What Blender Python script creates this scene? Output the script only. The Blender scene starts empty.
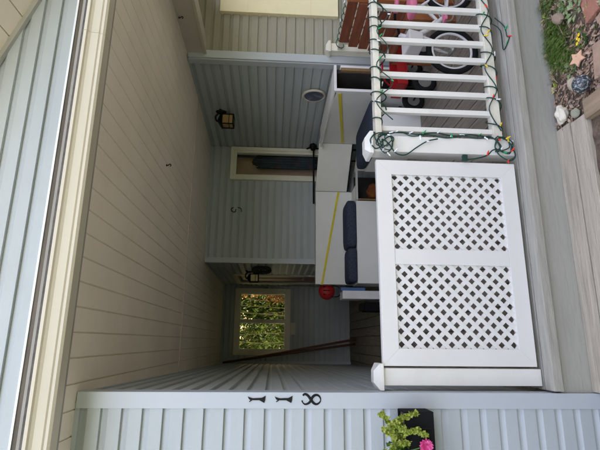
import bpy, bmesh, math, random
from mathutils import Vector, Matrix, noise
random.seed(7)
S = bpy.context.scene
C = S.collection
rad = math.radians

# ---------------------------------------------------------------- camera
cam = bpy.data.cameras.new('camera'); camo = bpy.data.objects.new('camera', cam); C.objects.link(camo)
right = Vector((0.00941288, -0.05949399, -0.99818428)); up = Vector((0.96831016, -0.2485999, 0.02394827)); back = -Vector((0.2495733, 0.96677741, -0.0552686))
M4 = Matrix((right, up, back)).transposed().to_4x4(); M4.translation = Vector((0, 0, 1.5)); camo.matrix_world = M4
cam.sensor_fit = 'HORIZONTAL'; cam.sensor_width = 36; cam.lens = 455 * 36 / 600; cam.clip_start = 0.02; cam.clip_end = 2000
S.camera = camo
# ---------------------------------------------------------------- world, sun, exposure
to_sun = Vector((0.50, 0.62, 0.62)).normalized()
w = bpy.data.worlds.new('World'); S.world = w; w.use_nodes = True
nt = w.node_tree; bg = nt.nodes['Background']; sk = nt.nodes.new('ShaderNodeTexSky'); sk.sky_type = 'NISHITA'; sk.sun_disc = False
sk.sun_elevation = math.asin(to_sun.z); sk.sun_rotation = math.atan2(to_sun.x, to_sun.y); sk.dust_density = 1.0; sk.air_density = 1.0; sk.ozone_density = 1.0
tint = nt.nodes.new('ShaderNodeMixRGB'); tint.blend_type = 'MULTIPLY'; tint.inputs[0].default_value = 1; tint.inputs[2].default_value = (1.0, .675, .495, 1)
nt.links.new(sk.outputs[0], tint.inputs[1]); nt.links.new(tint.outputs[0], bg.inputs[0]); bg.inputs[1].default_value = 0.15
sl = bpy.data.lights.new('sun', 'SUN'); sl.energy = 2.0; sl.angle = rad(0.6); sl.color = (1, .94, .84)
so = bpy.data.objects.new('sun', sl); C.objects.link(so); so.rotation_euler = to_sun.to_track_quat('Z', 'Y').to_euler()
S.view_settings.view_transform = 'Standard'; S.view_settings.look = 'None'; S.view_settings.gamma = 1; S.view_settings.use_curve_mapping = False
S.view_settings.exposure = 3.75
try:
    S.cycles.max_bounces = 10; S.cycles.diffuse_bounces = 6; S.cycles.transparent_max_bounces = 16
except Exception: pass

# ---------------------------------------------------------------- helpers
def mat(name, col, rough=.6, var=.12, scale=6, stretch=(1, 1, 1), bump=0, bscale=40, metal=0, spec=.4, col2=None, trans=0, c2amt=.5, c2scale=None):
    m = bpy.data.materials.new(name); m.use_nodes = True; t = m.node_tree; b = t.nodes['Principled BSDF']
    b.inputs['Roughness'].default_value = rough; b.inputs['Metallic'].default_value = metal; b.inputs['Specular IOR Level'].default_value = spec
    tc = t.nodes.new('ShaderNodeTexCoord'); mp = t.nodes.new('ShaderNodeMapping'); mp.inputs['Scale'].default_value = stretch
    t.links.new(tc.outputs['Object'], mp.inputs[0])
    n = t.nodes.new('ShaderNodeTexNoise'); n.inputs['Scale'].default_value = scale; n.inputs['Detail'].default_value = 6; t.links.new(mp.outputs[0], n.inputs['Vector'])
    r = t.nodes.new('ShaderNodeValToRGB'); e = r.color_ramp.elements
    e[0].position = .3; e[1].position = .72
    e[0].color = (*[max(0, c * (1 - var)) for c in col], 1); e[1].color = (*[min(1, c * (1 + var)) for c in col], 1)
    t.links.new(n.outputs['Fac'], r.inputs[0]); out = r.outputs[0]
    if col2:
        n2 = t.nodes.new('ShaderNodeTexNoise'); n2.inputs['Scale'].default_value = c2scale or scale * .4; n2.inputs['Detail'].default_value = 8; n2.inputs['Roughness'].default_value = .7
        t.links.new(mp.outputs[0], n2.inputs['Vector'])
        r2 = t.nodes.new('ShaderNodeValToRGB'); r2.color_ramp.elements[0].position = .5; r2.color_ramp.elements[1].position = .68
        r2.color_ramp.elements[1].color = (c2amt,) * 3 + (1,)
        t.links.new(n2.outputs['Fac'], r2.inputs[0]); mx = t.nodes.new('ShaderNodeMixRGB'); mx.inputs[2].default_value = (*col2, 1)
        t.links.new(r2.outputs[0], mx.inputs[0]); t.links.new(out, mx.inputs[1]); out = mx.outputs[0]
    t.links.new(out, b.inputs['Base Color'])
    if trans: b.inputs['Transmission Weight'].default_value = trans
    if bump:
        nb = t.nodes.new('ShaderNodeTexNoise'); nb.inputs['Scale'].default_value = bscale; nb.inputs['Detail'].default_value = 5; t.links.new(mp.outputs[0], nb.inputs['Vector'])
        bp = t.nodes.new('ShaderNodeBump'); bp.inputs['Strength'].default_value = bump; bp.inputs['Distance'].default_value = .01
        t.links.new(nb.outputs['Fac'], bp.inputs['Height']); t.links.new(bp.outputs[0], b.inputs['Normal'])
    return m

def leafmat(name, cols, rough=.5, transl=.35):
    m = bpy.data.materials.new(name); m.use_nodes = True; t = m.node_tree; b = t.nodes['Principled BSDF']; b.inputs['Roughness'].default_value = rough
    g = t.nodes.new('ShaderNodeNewGeometry'); r = t.nodes.new('ShaderNodeValToRGB'); e = r.color_ramp.elements
    for i, c in enumerate(cols):
        p = i / max(1, len(cols) - 1)
        if i == 0: e[0].position = 0; e[0].color = (*c, 1)
        elif i == len(cols) - 1: e[-1].position = 1; e[-1].color = (*c, 1)
        else:
            q = e.new(p); q.color = (*c, 1)
    t.links.new(g.outputs['Random Per Island'], r.inputs[0]); t.links.new(r.outputs[0], b.inputs['Base Color'])
    if transl:
        tr = t.nodes.new('ShaderNodeBsdfTranslucent'); mx = t.nodes.new('ShaderNodeMixShader'); mx.inputs[0].default_value = transl
        t.links.new(r.outputs[0], tr.inputs[0]); t.links.new(b.outputs[0], mx.inputs[1]); t.links.new(tr.outputs[0], mx.inputs[2]); t.links.new(mx.outputs[0], t.nodes['Material Output'].inputs[0])
    return m

def glassmat(name, gloss=.12, tint=(1, 1, 1)):
    m = bpy.data.materials.new(name); m.use_nodes = True; t = m.node_tree
    tr = t.nodes.new('ShaderNodeBsdfTransparent'); tr.inputs[0].default_value = (*tint, 1); gl = t.nodes.new('ShaderNodeBsdfGlossy'); gl.inputs['Roughness'].default_value = .02
    mx = t.nodes.new('ShaderNodeMixShader'); fr = t.nodes.new('ShaderNodeLayerWeight'); fr.inputs[0].default_value = gloss
    t.links.new(fr.outputs['Facing'], mx.inputs[0]); t.links.new(tr.outputs[0], mx.inputs[1]); t.links.new(gl.outputs[0], mx.inputs[2]); t.links.new(mx.outputs[0], t.nodes['Material Output'].inputs[0])
    return m

def wloc(o):
    v = Vector((0, 0, 0))
    while o: v += o.location; o = o.parent
    return v

class MB:
    def __init__(s): s.v = []; s.f = []
    def add(s, vs, fs):
        b = len(s.v); s.v += [Vector(v) for v in vs]; s.f += [[i + b for i in f] for f in fs]; return s
    def box(s, x0, x1, y0, y1, z0, z1):
        vs = [(x, y, z) for z in (z0, z1) for y in (y0, y1) for x in (x0, x1)]
        return s.add(vs, [(0, 2, 3, 1), (4, 5, 7, 6), (0, 1, 5, 4), (2, 6, 7, 3), (0, 4, 6, 2), (1, 3, 7, 5)])
    def hexa(s, p): # 8 points, bottom 4 ccw then top 4
        return s.add(p, [(3, 2, 1, 0), (4, 5, 6, 7), (0, 1, 5, 4), (1, 2, 6, 5), (2, 3, 7, 6), (3, 0, 4, 7)])
    def slab(s, a, b, h, z0, z1): # wall-like slab from a to b (xy), thickness h to the left of a->b
        a = Vector(a); b = Vector(b); d = (b - a).normalized(); n = Vector((-d.y, d.x)) * h
        q = [a, b, b + n, a + n]
        return s.hexa([(p.x, p.y, z0) for p in q] + [(p.x, p.y, z1) for p in q])
    def prism(s, pts, o, u, v, n): # 2D polygon in plane (o,u,v), extruded by vector n
        o, u, v, n = map(Vector, (o, u, v, n)); k = len(pts)
        a = [o + u * p[0] + v * p[1] for p in pts]
        return s.add(a + [p + n for p in a], [list(range(k))[::-1], list(range(k, 2 * k))] + [(i, (i + 1) % k, k + (i + 1) % k, k + i) for i in range(k)])
    def tube(s, pts, r, n=8, caps=True):
        pts = [Vector(p) for p in pts]; k = len(pts); R = r if isinstance(r, (list, tuple)) else [r] * k
        vs = []; prev = None
        for i, p in enumerate(pts):
            d = (pts[min(i + 1, k - 1)] - pts[max(i - 1, 0)]).normalized()
            if prev is None: a = d.orthogonal().normalized()
            else:
                a = prev - d * prev.dot(d)
                a = a.normalized() if a.length > 1e-6 else d.orthogonal().normalized()
            prev = a; b = d.cross(a)
            for j in range(n):
                t = 2 * math.pi * j / n; vs.append(p + (a * math.cos(t) + b * math.sin(t)) * R[i])
        fs = [(i * n + j, i * n + (j + 1) % n, (i + 1) * n + (j + 1) % n, (i + 1) * n + j) for i in range(k - 1) for j in range(n)]
        if caps: fs += [list(range(n))[::-1], list(range((k - 1) * n, k * n))]
        return s.add(vs, fs)
    def torus(s, c, ax, R, r, n=36, m=8, a0=0, a1=2 * math.pi):
        c = Vector(c); ax = Vector(ax).normalized(); u = ax.orthogonal().normalized()
        if abs(ax.y) > .9: u = Vector((1, 0, 0))
        v = ax.cross(u); full = abs(a1 - a0 - 2 * math.pi) < 1e-6; cnt = n if full else n + 1
        vs = []
        for i in range(cnt):
            t = a0 + (a1 - a0) * i / n; d = u * math.cos(t) + v * math.sin(t)
            for j in range(m):
                q = 2 * math.pi * j / m; vs.append(c + d * (R + r * math.cos(q)) + ax * r * math.sin(q))
        fs = [((i % cnt) * m + j, ((i + 1) % cnt) * m + j, ((i + 1) % cnt) * m + (j + 1) % m, (i % cnt) * m + (j + 1) % m) for i in range(n) for j in range(m)]
        return s.add(vs, fs)
    def ball(s, c, r, sc=(1, 1, 1), n=12, m=8, nz=0, seed=0, cut=None):
        c = Vector(c); vs = []; 
        for i in range(m + 1):
            th = math.pi * i / m
            for j in range(n):
                ph = 2 * math.pi * j / n; d = Vector((math.sin(th) * math.cos(ph), math.sin(th) * math.sin(ph), math.cos(th)))
                k = 1 + nz * noise.noise(d * 1.7 + Vector((seed, seed * 2, 0))) if nz else 1
                vs.append(c + Vector((d.x * sc[0], d.y * sc[1], d.z * sc[2])) * r * k)
        return s.add(vs, [(i * n + j, (i + 1) * n + j, (i + 1) * n + (j + 1) % n, i * n + (j + 1) % n) for i in range(m) for j in range(n)])
    def rbox(s, x0, x1, y0, y1, z0, z1, r, seg=4): # soft rounded box (cushion)
        cx, cy, cz = (x0 + x1) / 2, (y0 + y1) / 2, (z0 + z1) / 2; hx, hy, hz = (x1 - x0) / 2, (y1 - y0) / 2, (z1 - z0) / 2
        N = 14; vs = []; fs = []
        def sp(t, h): # superellipse
            return h * math.copysign(abs(t) ** .28, t)
        for i in range(N + 1):
            th = math.pi * i / N
            for j in range(4 * N):
                ph = 2 * math.pi * j / (4 * N)
                vs.append((cx + hx * math.copysign(abs(math.sin(th)) ** .35 * abs(math.cos(ph)) ** .22, math.cos(ph)),
                           cy + hy * math.copysign(abs(math.sin(th)) ** .35 * abs(math.sin(ph)) ** .22, math.sin(ph)),
                           cz + hz * math.copysign(abs(math.cos(th)) ** .45, math.cos(th)) * (1 + .12 * math.sin(th) ** 0)))
        n = 4 * N
        return s.add(vs, [(i * n + j, (i + 1) * n + j, (i + 1) * n + (j + 1) % n, i * n + (j + 1) % n) for i in range(N) for j in range(n)])
    def build(s, name, m, parent=None, bevel=0, smooth=False, clean=False):
        if parent is None:
            xs = [v.x for v in s.v]; ys = [v.y for v in s.v]; zs = [v.z for v in s.v]
            o0 = Vector(((min(xs) + max(xs)) / 2, (min(ys) + max(ys)) / 2, min(zs)))
        else: o0 = wloc(parent)
        me = bpy.data.meshes.new(name); me.from_pydata([tuple(v - o0) for v in s.v], [], s.f); me.validate()
        if clean or bevel:
            bm = bmesh.new(); bm.from_mesh(me); bmesh.ops.recalc_face_normals(bm, faces=bm.faces)
            if bevel: bmesh.ops.bevel(bm, geom=[e for e in bm.edges if len(e.link_faces) == 2 and e.calc_face_angle(0) > .6], offset=bevel, segments=2, affect='EDGES', profile=.6)
            bm.to_mesh(me); bm.free()
        me.materials.append(m)
        if smooth:
            for p in me.polygons: p.use_smooth = True
        o = bpy.data.objects.new(name, me); C.objects.link(o)
        if parent: o.parent = parent
        else: o.location = o0
        return o

def thing(name, label, cat, loc, group=None):
    o = bpy.data.objects.new(name, None); C.objects.link(o); o.empty_display_size = .1
    o.location = loc; o['label'] = label; o['category'] = cat
    if group: o['group'] = group
    return o
def tag(o, label, cat, group=None):
    o['label'] = label; o['category'] = cat
    if group: o['group'] = group
    return o
def kind(o, k): o['kind'] = k; return o
def ease(pts, k=6): # Catmull-Rom
    pts = [Vector(p) for p in pts]; out = []
    for i in range(len(pts) - 1):
        p0 = pts[max(i - 1, 0)]; p1 = pts[i]; p2 = pts[i + 1]; p3 = pts[min(i + 2, len(pts) - 1)]
        for j in range(k):
            t = j / k; out.append(.5 * ((2 * p1) + (p2 - p0) * t + (2 * p0 - 5 * p1 + 4 * p2 - p3) * t * t + (3 * p1 - p0 - 3 * p2 + p3) * t ** 3))
    return out + [pts[-1]]

# ---------------------------------------------------------------- materials
SID = mat('vinyl_siding', (.40, .435, .455), .5, .05, 1.2, (1, 1, 2.5), bump=.08, bscale=60, col2=(.35, .365, .35), c2amt=.35, c2scale=2.2)
SIDE = mat('olive_siding', (.31, .295, .235), .55, .06, 1.2, (1, 1, 2.5), bump=.08, bscale=60, col2=(.26, .24, .18), c2amt=.4, c2scale=2.2)  # darker, warmer siding colour for the outer wall on the right
TRM = mat('blue_grey_trim', (.44, .475, .51), .45, .03, 2, bump=.04)
SOF = mat('soffit_panel', (.76, .685, .57), .5, .06, 1.5, col2=(.62, .55, .44), c2amt=.45, c2scale=1.3)
SOFD = mat('soffit_joint', (.50, .46, .38), .5, .05)
CREAM = mat('cream_aluminium', (.52, .475, .375), .4, .04, 3, (.5, 3, 3), col2=(.5, .46, .38), c2amt=.3)
CREAM2 = mat('aged_cream_trim', (.62, .58, .45), .5, .06, 3)
BROWN = mat('weathered_fascia', (.12, .10, .08), .8, .3, 8, (.3, 2, 2), bump=.3)
WHT = mat('white_paint', (.74, .73, .68), .45, .03, 3, bump=.08, bscale=50, col2=(.62, .60, .55), c2amt=.4, c2scale=5)
LAT = mat('white_vinyl', (.70, .69, .665), .4, .02, 3, col2=(.66, .64, .60), c2amt=.3, c2scale=4)
OLDW = mat('aged_white_paint', (.70, .675, .57), .5, .06, 6, bump=.1, col2=(.45, .42, .34), c2amt=.5, c2scale=9)
DECK = mat('weathered_deck', (.27, .24, .20), .8, .22, 7, (9, .7, 3), bump=.35, bscale=30, col2=(.15, .135, .115), c2amt=.5, c2scale=4)
DECKX = mat('weathered_edge_board', (.36, .345, .30), .8, .2, 7, (.7, 9, 9), bump=.4, bscale=30, col2=(.20, .185, .16), c2amt=.6, c2scale=4)
GREYP = mat('grey_painted_wood', (.345, .335, .295), .65, .12, 5, (.6, 7, 7), bump=.12, bscale=18, col2=(.21, .20, .175), c2amt=.6, c2scale=5)
STEP = mat('weathered_step_board', (.42, .375, .30), .85, .2, 5, (.6, 9, 9), bump=.5, bscale=30, col2=(.25, .22, .175), c2amt=.6, c2scale=3)
TIMB = mat('brown_timber', (.30, .225, .15), .85, .2, 5, (8, .8, 8), bump=.5, bscale=25, col2=(.17, .13, .09), c2amt=.5)
BLK = mat('black_metal', (.008, .008, .009), .6, .2, spec=.2)
BLKP = mat('black_plastic', (.008, .008, .009), .8, .2, bump=.1, spec=.12)
RUB = mat('rubber', (.014, .014, .015), .85, .3, bump=.2, spec=.15)
GPAN = mat('grey_white_panel', (.80, .79, .76), .55, .04, 2, bump=.05, col2=(.7, .69, .66), c2amt=.35)
PEDGE = mat('panel_edge', (.60, .59, .55), .6, .05)
YEL = mat('yellow_strap', (.72, .60, .03), .5, .06, 10)
NAVY = mat('navy_fabric', (.055, .065, .10), .95, .35, 60, bump=.6, bscale=250, spec=.1)
CARD = mat('raw_brown_board', (.24, .15, .07), .8, .15, 8, (1, 6, 6))
DARKI = mat('inner_shade', (.03, .026, .024), .9, .3)  # near-black colour stands in for shade inside the open bench boxes
MAHO = mat('red_brown_wood', (.215, .068, .034), .5, .22, 6, (6, .8, 6), bump=.2, col2=(.12, .035, .02), c2amt=.5)
ORWO = mat('orange_wood', (.36, .13, .05), .5, .15, 6)
RED = mat('red_paint', (.36, .010, .012), .5, .1)
PINK = mat('pink_plastic', (.80, .22, .36), .45, .1)
WPL = mat('white_plastic', (.74, .72, .74), .4, .04)
STEEL = mat('grey_steel', (.42, .42, .41), .35, .1, metal=.7)
GRW = mat('green_wire', (.008, .045, .034), .5, .2)
HOUSEW = mat('door_panel', (.30, .16, .12), .5, .1)
ROOFM = mat('asphalt_shingle', (.10, .09, .085), .9, .3, 30, bump=.5)
GLASS = glassmat('window_glass', .12, (.44, .45, .38))
INTER = mat('interior_wall', (.62, .46, .36), .8, .06)
DRAPE = mat('dark_drape', (.02, .04, .055), .8, .5, 9, col2=(.12, .05, .05), c2amt=.7, c2scale=12)
AMBER = mat('amber_glass', (.42, .27, .12), .3, .1, spec=.5)
CREAMG = mat('yellowed_glass', (.85, .72, .38), .3, .1, spec=.5)

# ---------------------------------------------------------------- setting: ground
m = bpy.data.materials.new('soil'); m.use_nodes = True
SOIL = mat('soil_and_mulch', (.11, .08, .056), .95, .5, 18, bump=1, bscale=60, col2=(.17, .125, .09), c2amt=.8, c2scale=22)
LAWN = mat('lawn', (.055, .085, .025), .95, .35, 9, bump=1, bscale=90, col2=(.10, .09, .05), c2amt=.5, c2scale=1.5)
g = MB(); N = 60
for i in range(N + 1):
    for j in range(N + 1):
        x = -0.2 + 3.6 * i / N; y = .6 + 2.0 * j / N
        z = -.245 + .016 * noise.noise(Vector((x * 5, y * 5, 0))) + .010 * noise.noise(Vector((x * 16, y * 16, 3)))
        g.v.append(Vector((x, y, z)))
for i in range(N):
    for j in range(N): a = i * (N + 1) + j; g.f.append([a, a + N + 1, a + N + 2, a + 1])
kind(g.build('flower_bed', SOIL, smooth=True), 'structure')
g = MB(); g.add([(-600, -600, -.29), (600, -600, -.29), (600, 600, -.29), (-600, 600, -.29)], [(0, 1, 2, 3)])
kind(g.build('ground', LAWN), 'structure')

BOUNCE = mat('bounce_concrete', (.42, .40, .36), .9, .12, 3, bump=.3, bscale=60)
kind(MB().box(-9, 9, -1.9, 1.05, -.36, -.280).build('bounce_slab', BOUNCE), 'structure')  # unseen pale slab added to bounce light up to the porch ceiling
# ---------------------------------------------------------------- house
EXP = .1016; Z0 = -.195
def prof(z): # dutch lap profile: offset out of the wall
    t = ((z - Z0) / EXP) % 1.0
    if t < .06: return .021
    if t < .60: return .021 - .002 * (t - .06) / .56
    return .019 - .017 * math.sin((t - .62) / .38 * math.pi / 2)
def siding(a, b, z0, z1, name, parent, out=-1, openings=(), m=SID, cut=None, label=None):
    # wall sheet from a to b (xy); out=-1 pushes the laps to the right-hand side of a->b
    a = Vector(a); b = Vector(b); L = (b - a).length; d = (b - a) / L; n = Vector((d.y, -d.x)) * (-out)
    xs = sorted({0, L} | {o[0] for o in openings} | {o[1] for o in openings}); mb = MB()
    ks = [Z0 + EXP * (k + t) for k in range(-20, 90) for t in (.001, .06, .62, .70, .78, .88, .999)]
    for x0, x1 in zip(xs, xs[1:]):
        segs = [(z0, z1)]
        for o in openings:
            if o[0] < (x0 + x1) / 2 < o[1]:
                segs = [q for s_ in segs for q in ((s_[0], min(s_[1], o[2])), (max(s_[0], o[3]), s_[1])) if q[1] > q[0] + 1e-4]
        for s0, s1 in segs:
            zz = [s0] + [k for k in ks if s0 + 1e-4 < k < s1 - 1e-4] + [s1]
            base = len(mb.v)
            for z in zz:
                for x in (x0, x1):
                    p = a + d * x + n * prof(z); mb.v.append(Vector((p.x, p.y, z)))
            for i in range(len(zz) - 1):
                q = base + 2 * i; mb.f.append([q, q + 1, q + 3, q + 2])
    # solid sheathing behind
    for x0, x1 in zip(xs, xs[1:]):
        segs = [(z0, z1)]
        for o in openings:
            if o[0] < (x0 + x1) / 2 < o[1]:
                segs = [q for s_ in segs for q in ((s_[0], min(s_[1], o[2])), (max(s_[0], o[3]), s_[1])) if q[1] > q[0] + 1e-4]
        for s0, s1 in segs:
            p = a + d * x0; q = a + d * x1; i1 = -n * .004; i2 = -n * .08
            mb.hexa([(v.x, v.y, z) for z in (s0, s1) for v in (p + i1, q + i1, q + i2, p + i2)])
    o = mb.build(name, m, parent)
    if cut:
        bm = bmesh.new(); bm.from_mesh(o.data)
        for co, no in cut: bmesh.ops.bisect_plane(bm, geom=bm.verts[:] + bm.edges[:] + bm.faces[:], plane_co=Vector(co) - wloc(parent), plane_no=no, clear_outer=True)
        bm.to_mesh(o.data); bm.free()
    if label: o['label'] = label
    return o

H = thing('house', 'grey-blue vinyl sided house with a covered front porch and cream gutter', 'house', (0, 2.5, -.28))
PLX = -.25
# front wall left of the porch (below the porch ceiling) + gable wall above the porch roof
siding((-4.0, 2.5), (-.30, 2.5), -.36, 2.47, 'wall', H, label='bright lap-sided front wall with the house numbers beside it')
rk = -.38
def rakez(x): return 3.01 + rk * (x - 2.06)
siding((-6, 2.5), (3.1, 2.5), 2.752, 6.2, 'gable_wall', H, cut=[((2.06, 2.5, 3.01), (-rk, 0, 1))])
MB().box(-6, 3.1, 2.47, 2.497, 2.66, 2.743).build('roof_flashing', BROWN, H)
MB().box(-6, 3.1, 2.464, 2.499, 2.7435, 2.755).build('trim_channel', mat('white_channel', (.8, .82, .84), .35, .03), H)
# inner left wall of porch
LW1 = (-.42, 9.0)
siding((-.274, 2.52), LW1, -.1, 2.47, 'wall', H, out=-1, label='dim side wall of the porch running back to the window')
# corner trim
t_ = MB(); t_.box(-.328, -.249, 2.472, 2.4995, -.36, 2.465); t_.box(-.266, -.2495, 2.5, 2.59, -.1, 2.465); t_.build('corner_trim', TRM, H, bevel=.003)
# far wall with window
FWX0, FWX1 = -.24, 1.01; FWZ0, FWZ1 = 1.16, 2.23
siding((-.42, 9.0), (1.10, 9.0), -.1, 2.47, 'wall', H, openings=[(FWX0 + .42 + .07, FWX1 + .42 - .07, FWZ0 + .07, FWZ1 - .07)], label='dark far wall of the porch around the sunlit window')
MB().box(-.42, -.35, 8.93, 8.98, 0, 2.46).build('corner_trim', TRM, H)
def window(parent, x0, x1, z0, z1, y, fw, m, split=None, depth=.05, glass=GLASS, name='window', gy=.03):
    f = MB()
    f.box(x0, x1, y - depth, y + .02, z1 - fw, z1); f.box(x0, x1, y - depth, y + .02, z0, z0 + fw)
    f.box(x0, x0 + fw, y - depth, y + .02, z0 + fw, z1 - fw); f.box(x1 - fw, x1, y - depth, y + .02, z0 + fw, z1 - fw)
    W = f.build(name, m, parent, bevel=.003)
    s = MB(); sw = .035; a0, a1, b0, b1 = x0 + fw, x1 - fw, z0 + fw, z1 - fw; yy0, yy1 = y - depth + .02, y + .05
    bays = [(a0, a1)] if split is None else [(a0, split), (split, a1)]
    for q0, q1 in bays:
        s.box(q0, q1, yy0, yy1, b1 - sw, b1); s.box(q0, q1, yy0, yy1, b0, b0 + sw); s.box(q0, q0 + sw, yy0, yy1, b0 + sw, b1 - sw); s.box(q1 - sw, q1, yy0, yy1, b0 + sw, b1 - sw)
    s.build('sash', m, W, bevel=.002)
    for q0, q1 in bays: MB().box(q0 + sw, q1 - sw, y + gy - .004, y + gy, b0 + sw, b1 - sw).build('pane', glass, W)
    return W
Wf = window(H, FWX0, FWX1, FWZ0, FWZ1, 8.985, .075, mat('pale_window_frame', (.78, .74, .62), .5, .04), split=.385)
MB().box(.14, .36, 8.90, 8.96, FWZ0 - .10, FWZ0 - .003).build('sill', CREAM2, Wf, bevel=.003)
# wall C (side wall with the entry door), wall B (facing, narrow window), wall D (dark side wall), wall E (right of the porch)
DY0, DY1 = 7.55, 8.50
siding((1.09, 8.985), (1.09, 6.36), -.1, 2.47, 'wall', H, openings=[(8.985 - DY1, 8.985 - DY0, 0, 2.10)], label='dark recessed wall with the entry door')
BW = (2.29, 2.80, .62, 2.17)
siding((1.09, 6.35), (2.82, 6.35), -.1, 2.47, 'wall', H, openings=[(BW[0] - 1.09 + .05, BW[1] - 1.09 - .05, BW[2] + .05, BW[3] - .05)], label='grey-green wall with the narrow window, facing the street')
siding((2.83, 6.33), (2.93, 4.32), -.1, 2.47, 'wall', H, label='dark side wall carrying the lantern and the round plate')
siding((2.93, 4.3), (9.5, 4.3), -.28, 4.6, 'wall', H, m=SIDE, openings=[(3.47 - 2.93 + .05, 5.0 - 2.93, .91, 2.10)], label='olive-grey outer wall beyond the side railing')
MB().box(1.062, 1.135, 6.30, 6.335, 0, 2.46).build('corner_trim', TRM, H, bevel=.003)
t_ = MB(); t_.box(2.905, 2.995, 4.262, 4.285, -.1, 2.46); t_.box(2.895, 2.912, 4.285, 4.37, -.1, 2.46); t_.build('corner_trim', TRM, H, bevel=.003)
# narrow window on wall B with drape behind
Wb = window(H, *BW[:2], *BW[2:], 6.335, .05, mat('pale_casing', (.72, .70, .60), .5, .04), glass=glassmat('dim_glass', .05))
MB().box(BW[0], BW[1], 6.70, 6.72, BW[2], BW[3]).build('back_panel', INTER, Wb)
dr = MB(); n_ = 40; pts = []
for i in range(n_ + 1):
    t = i / n_; pts.append((2.41 + .13 + .24 * t, 6.46 + .012 * math.sin(t * 40)))
topz = [1.86 + (.06 * noise.noise(Vector((i * .35, 0, 0)))) - .30 * abs(i / n_ - .45) ** 1.4 for i in range(n_ + 1)]
for i, (x, y) in enumerate(pts): dr.v += [Vector((x, y, .66)), Vector((x, y, topz[i])), Vector((x, y + .02, .66)), Vector((x, y + .02, topz[i]))]
for i in range(n_): a = 4 * i; dr.f += [[a, a + 4, a + 5, a + 1], [a + 2, a + 3, a + 7, a + 6], [a + 1, a + 5, a + 7, a + 3]]
dr.build('drape', DRAPE, Wb, smooth=True)
# window on wall E
window(H, 3.47, 5.2, .86, 2.15, 4.285, .30, mat('cream_casing', (.78, .70, .47), .5, .04), depth=.045)
MB().box(3.4, 5.05, 4.62, 4.64, .8, 2.2).build('blind', mat('cream_blind', (.80, .72, .48), .7, .03), H)
# entry door on wall C
D = MB(); D.box(1.10, 1.14, DY0 + .03, DY1 - .03, .03, 2.06).build('door', HOUSEW, H, bevel=.004)
D = [o for o in H.children if o.name.startswith('door')][-1]
cs = MB(); cs.box(1.055, 1.085, DY0 - .08, DY0 + .01, 0, 2.10); cs.box(1.055, 1.085, DY1 - .01, DY1 + .08, 0, 2.10); cs.box(1.055, 1.085, DY0 - .08, DY1 + .08, 2.101, 2.18)
cs.build('door_casing', CREAM2, D, bevel=.003)
pn = MB()
for y0, y1 in ((DY0 + .12, (DY0 + DY1) / 2 - .05), ((DY0 + DY1) / 2 + .05, DY1 - .12)):
    for z0, z1 in ((.2, .85), (1.0, 1.85)): pn.box(1.088, 1.099, y0, y1, z0, z1)
pn.build('door_moulding', HOUSEW, D, bevel=.003)
k_ = MB(); k_.tube([(1.10, DY0 + .1, 1.0), (1.05, DY0 + .1, 1.0)], .01); k_.ball((1.035, DY0 + .1, 1.0), .028); k_.build('knob', STEEL, D, smooth=True)

# porch ceiling: V-groove soffit panels running front to back
cl = MB(); x = .16 - .124 * 12 + .0
gw = .008
def ceil_strip(x0, x1, y0, y1, z):
    cl.add([(x0 + gw, y0, z), (x0 + gw, y1, z), (x1 - gw * .2, y1, z), (x1 - gw * .2, y0, z), (x0, y0, z + .009), (x0, y1, z + .009), (x1, y0, z + .009), (x1, y1, z + .009)],
           [(0, 1, 2, 3), (4, 5, 1, 0), (3, 2, 7, 6)])
xs_ = [.16 + .124 * k for k in range(-34, 23)]
for x0 in xs_:
    x1 = min(x0 + .124, 2.965)
    if x1 <= PLX - .1:
        ceil_strip(x0, x1, 2.312, 2.49, 2.47)
    else:
        if x1 > 2.97: continue
        ceil_strip(x0, x1, 2.312, 5.035, 2.47); ceil_strip(x0, x1, 5.065, 9.0, 2.470)
cl.box(-4.1, 3.0, 2.31, 9.05, 2.480, 2.50)
cl.build('ceiling', SOF, H)
MB().box(-.42, 2.9, 5.036, 5.064, 2.463, 2.4795).build('ceiling_joint', SOFD, H, bevel=.003)
# header beam over the side railing
hb = MB(); hb.box(2.955, 3.13, 2.315, 4.28, 2.275, 2.478); hb.build('header_beam', mat('beam_wrap', (.50, .45, .40), .5, .06), H, bevel=.004)
MB().box(2.942, 2.954, 2.316, 4.28, 2.262, 2.29).build('beam_trim', CREAM, H, bevel=.002)
MB().box(3.13, 3.25, 2.315, 4.28, 2.46, 2.50).build('soffit', SOF, H)
# fascia + K-style gutter
MB().box(-4.5, 3.3, 2.285, 2.308, 2.40 + .055, 2.63).build('fascia', mat('brown_grey_fascia', (.30, .28, .24), .6, .1), H)
kp = [(2.283, 2.452), (2.215, 2.452), (2.205, 2.462), (2.205, 2.475), (2.199, 2.482), (2.196, 2.52), (2.188, 2.532), (2.178, 2.538), (2.178, 2.553), (2.19, 2.553), (2.19, 2.548), (2.198, 2.53), (2.206, 2.515), (2.212, 2.47), (2.283, 2.462)]
gt = MB(); gt.prism([(p[0], p[1]) for p in kp], (-4.5, 0, 0), (0, 1, 0), (0, 0, 1), (7.9, 0, 0)); gt.build('gutter', CREAM, H, clean=True)
gs = MB(); gs.prism([(p[0] - .003, p[1] - .002) for p in kp[:9]] + [(2.181, 2.556), (2.283, 2.556)], (1.62, 0, 0), (0, 1, 0), (0, 0, 1), (.004, 0, 0)); gs.build('gutter_seam', CREAM, H, clean=True)
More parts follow.
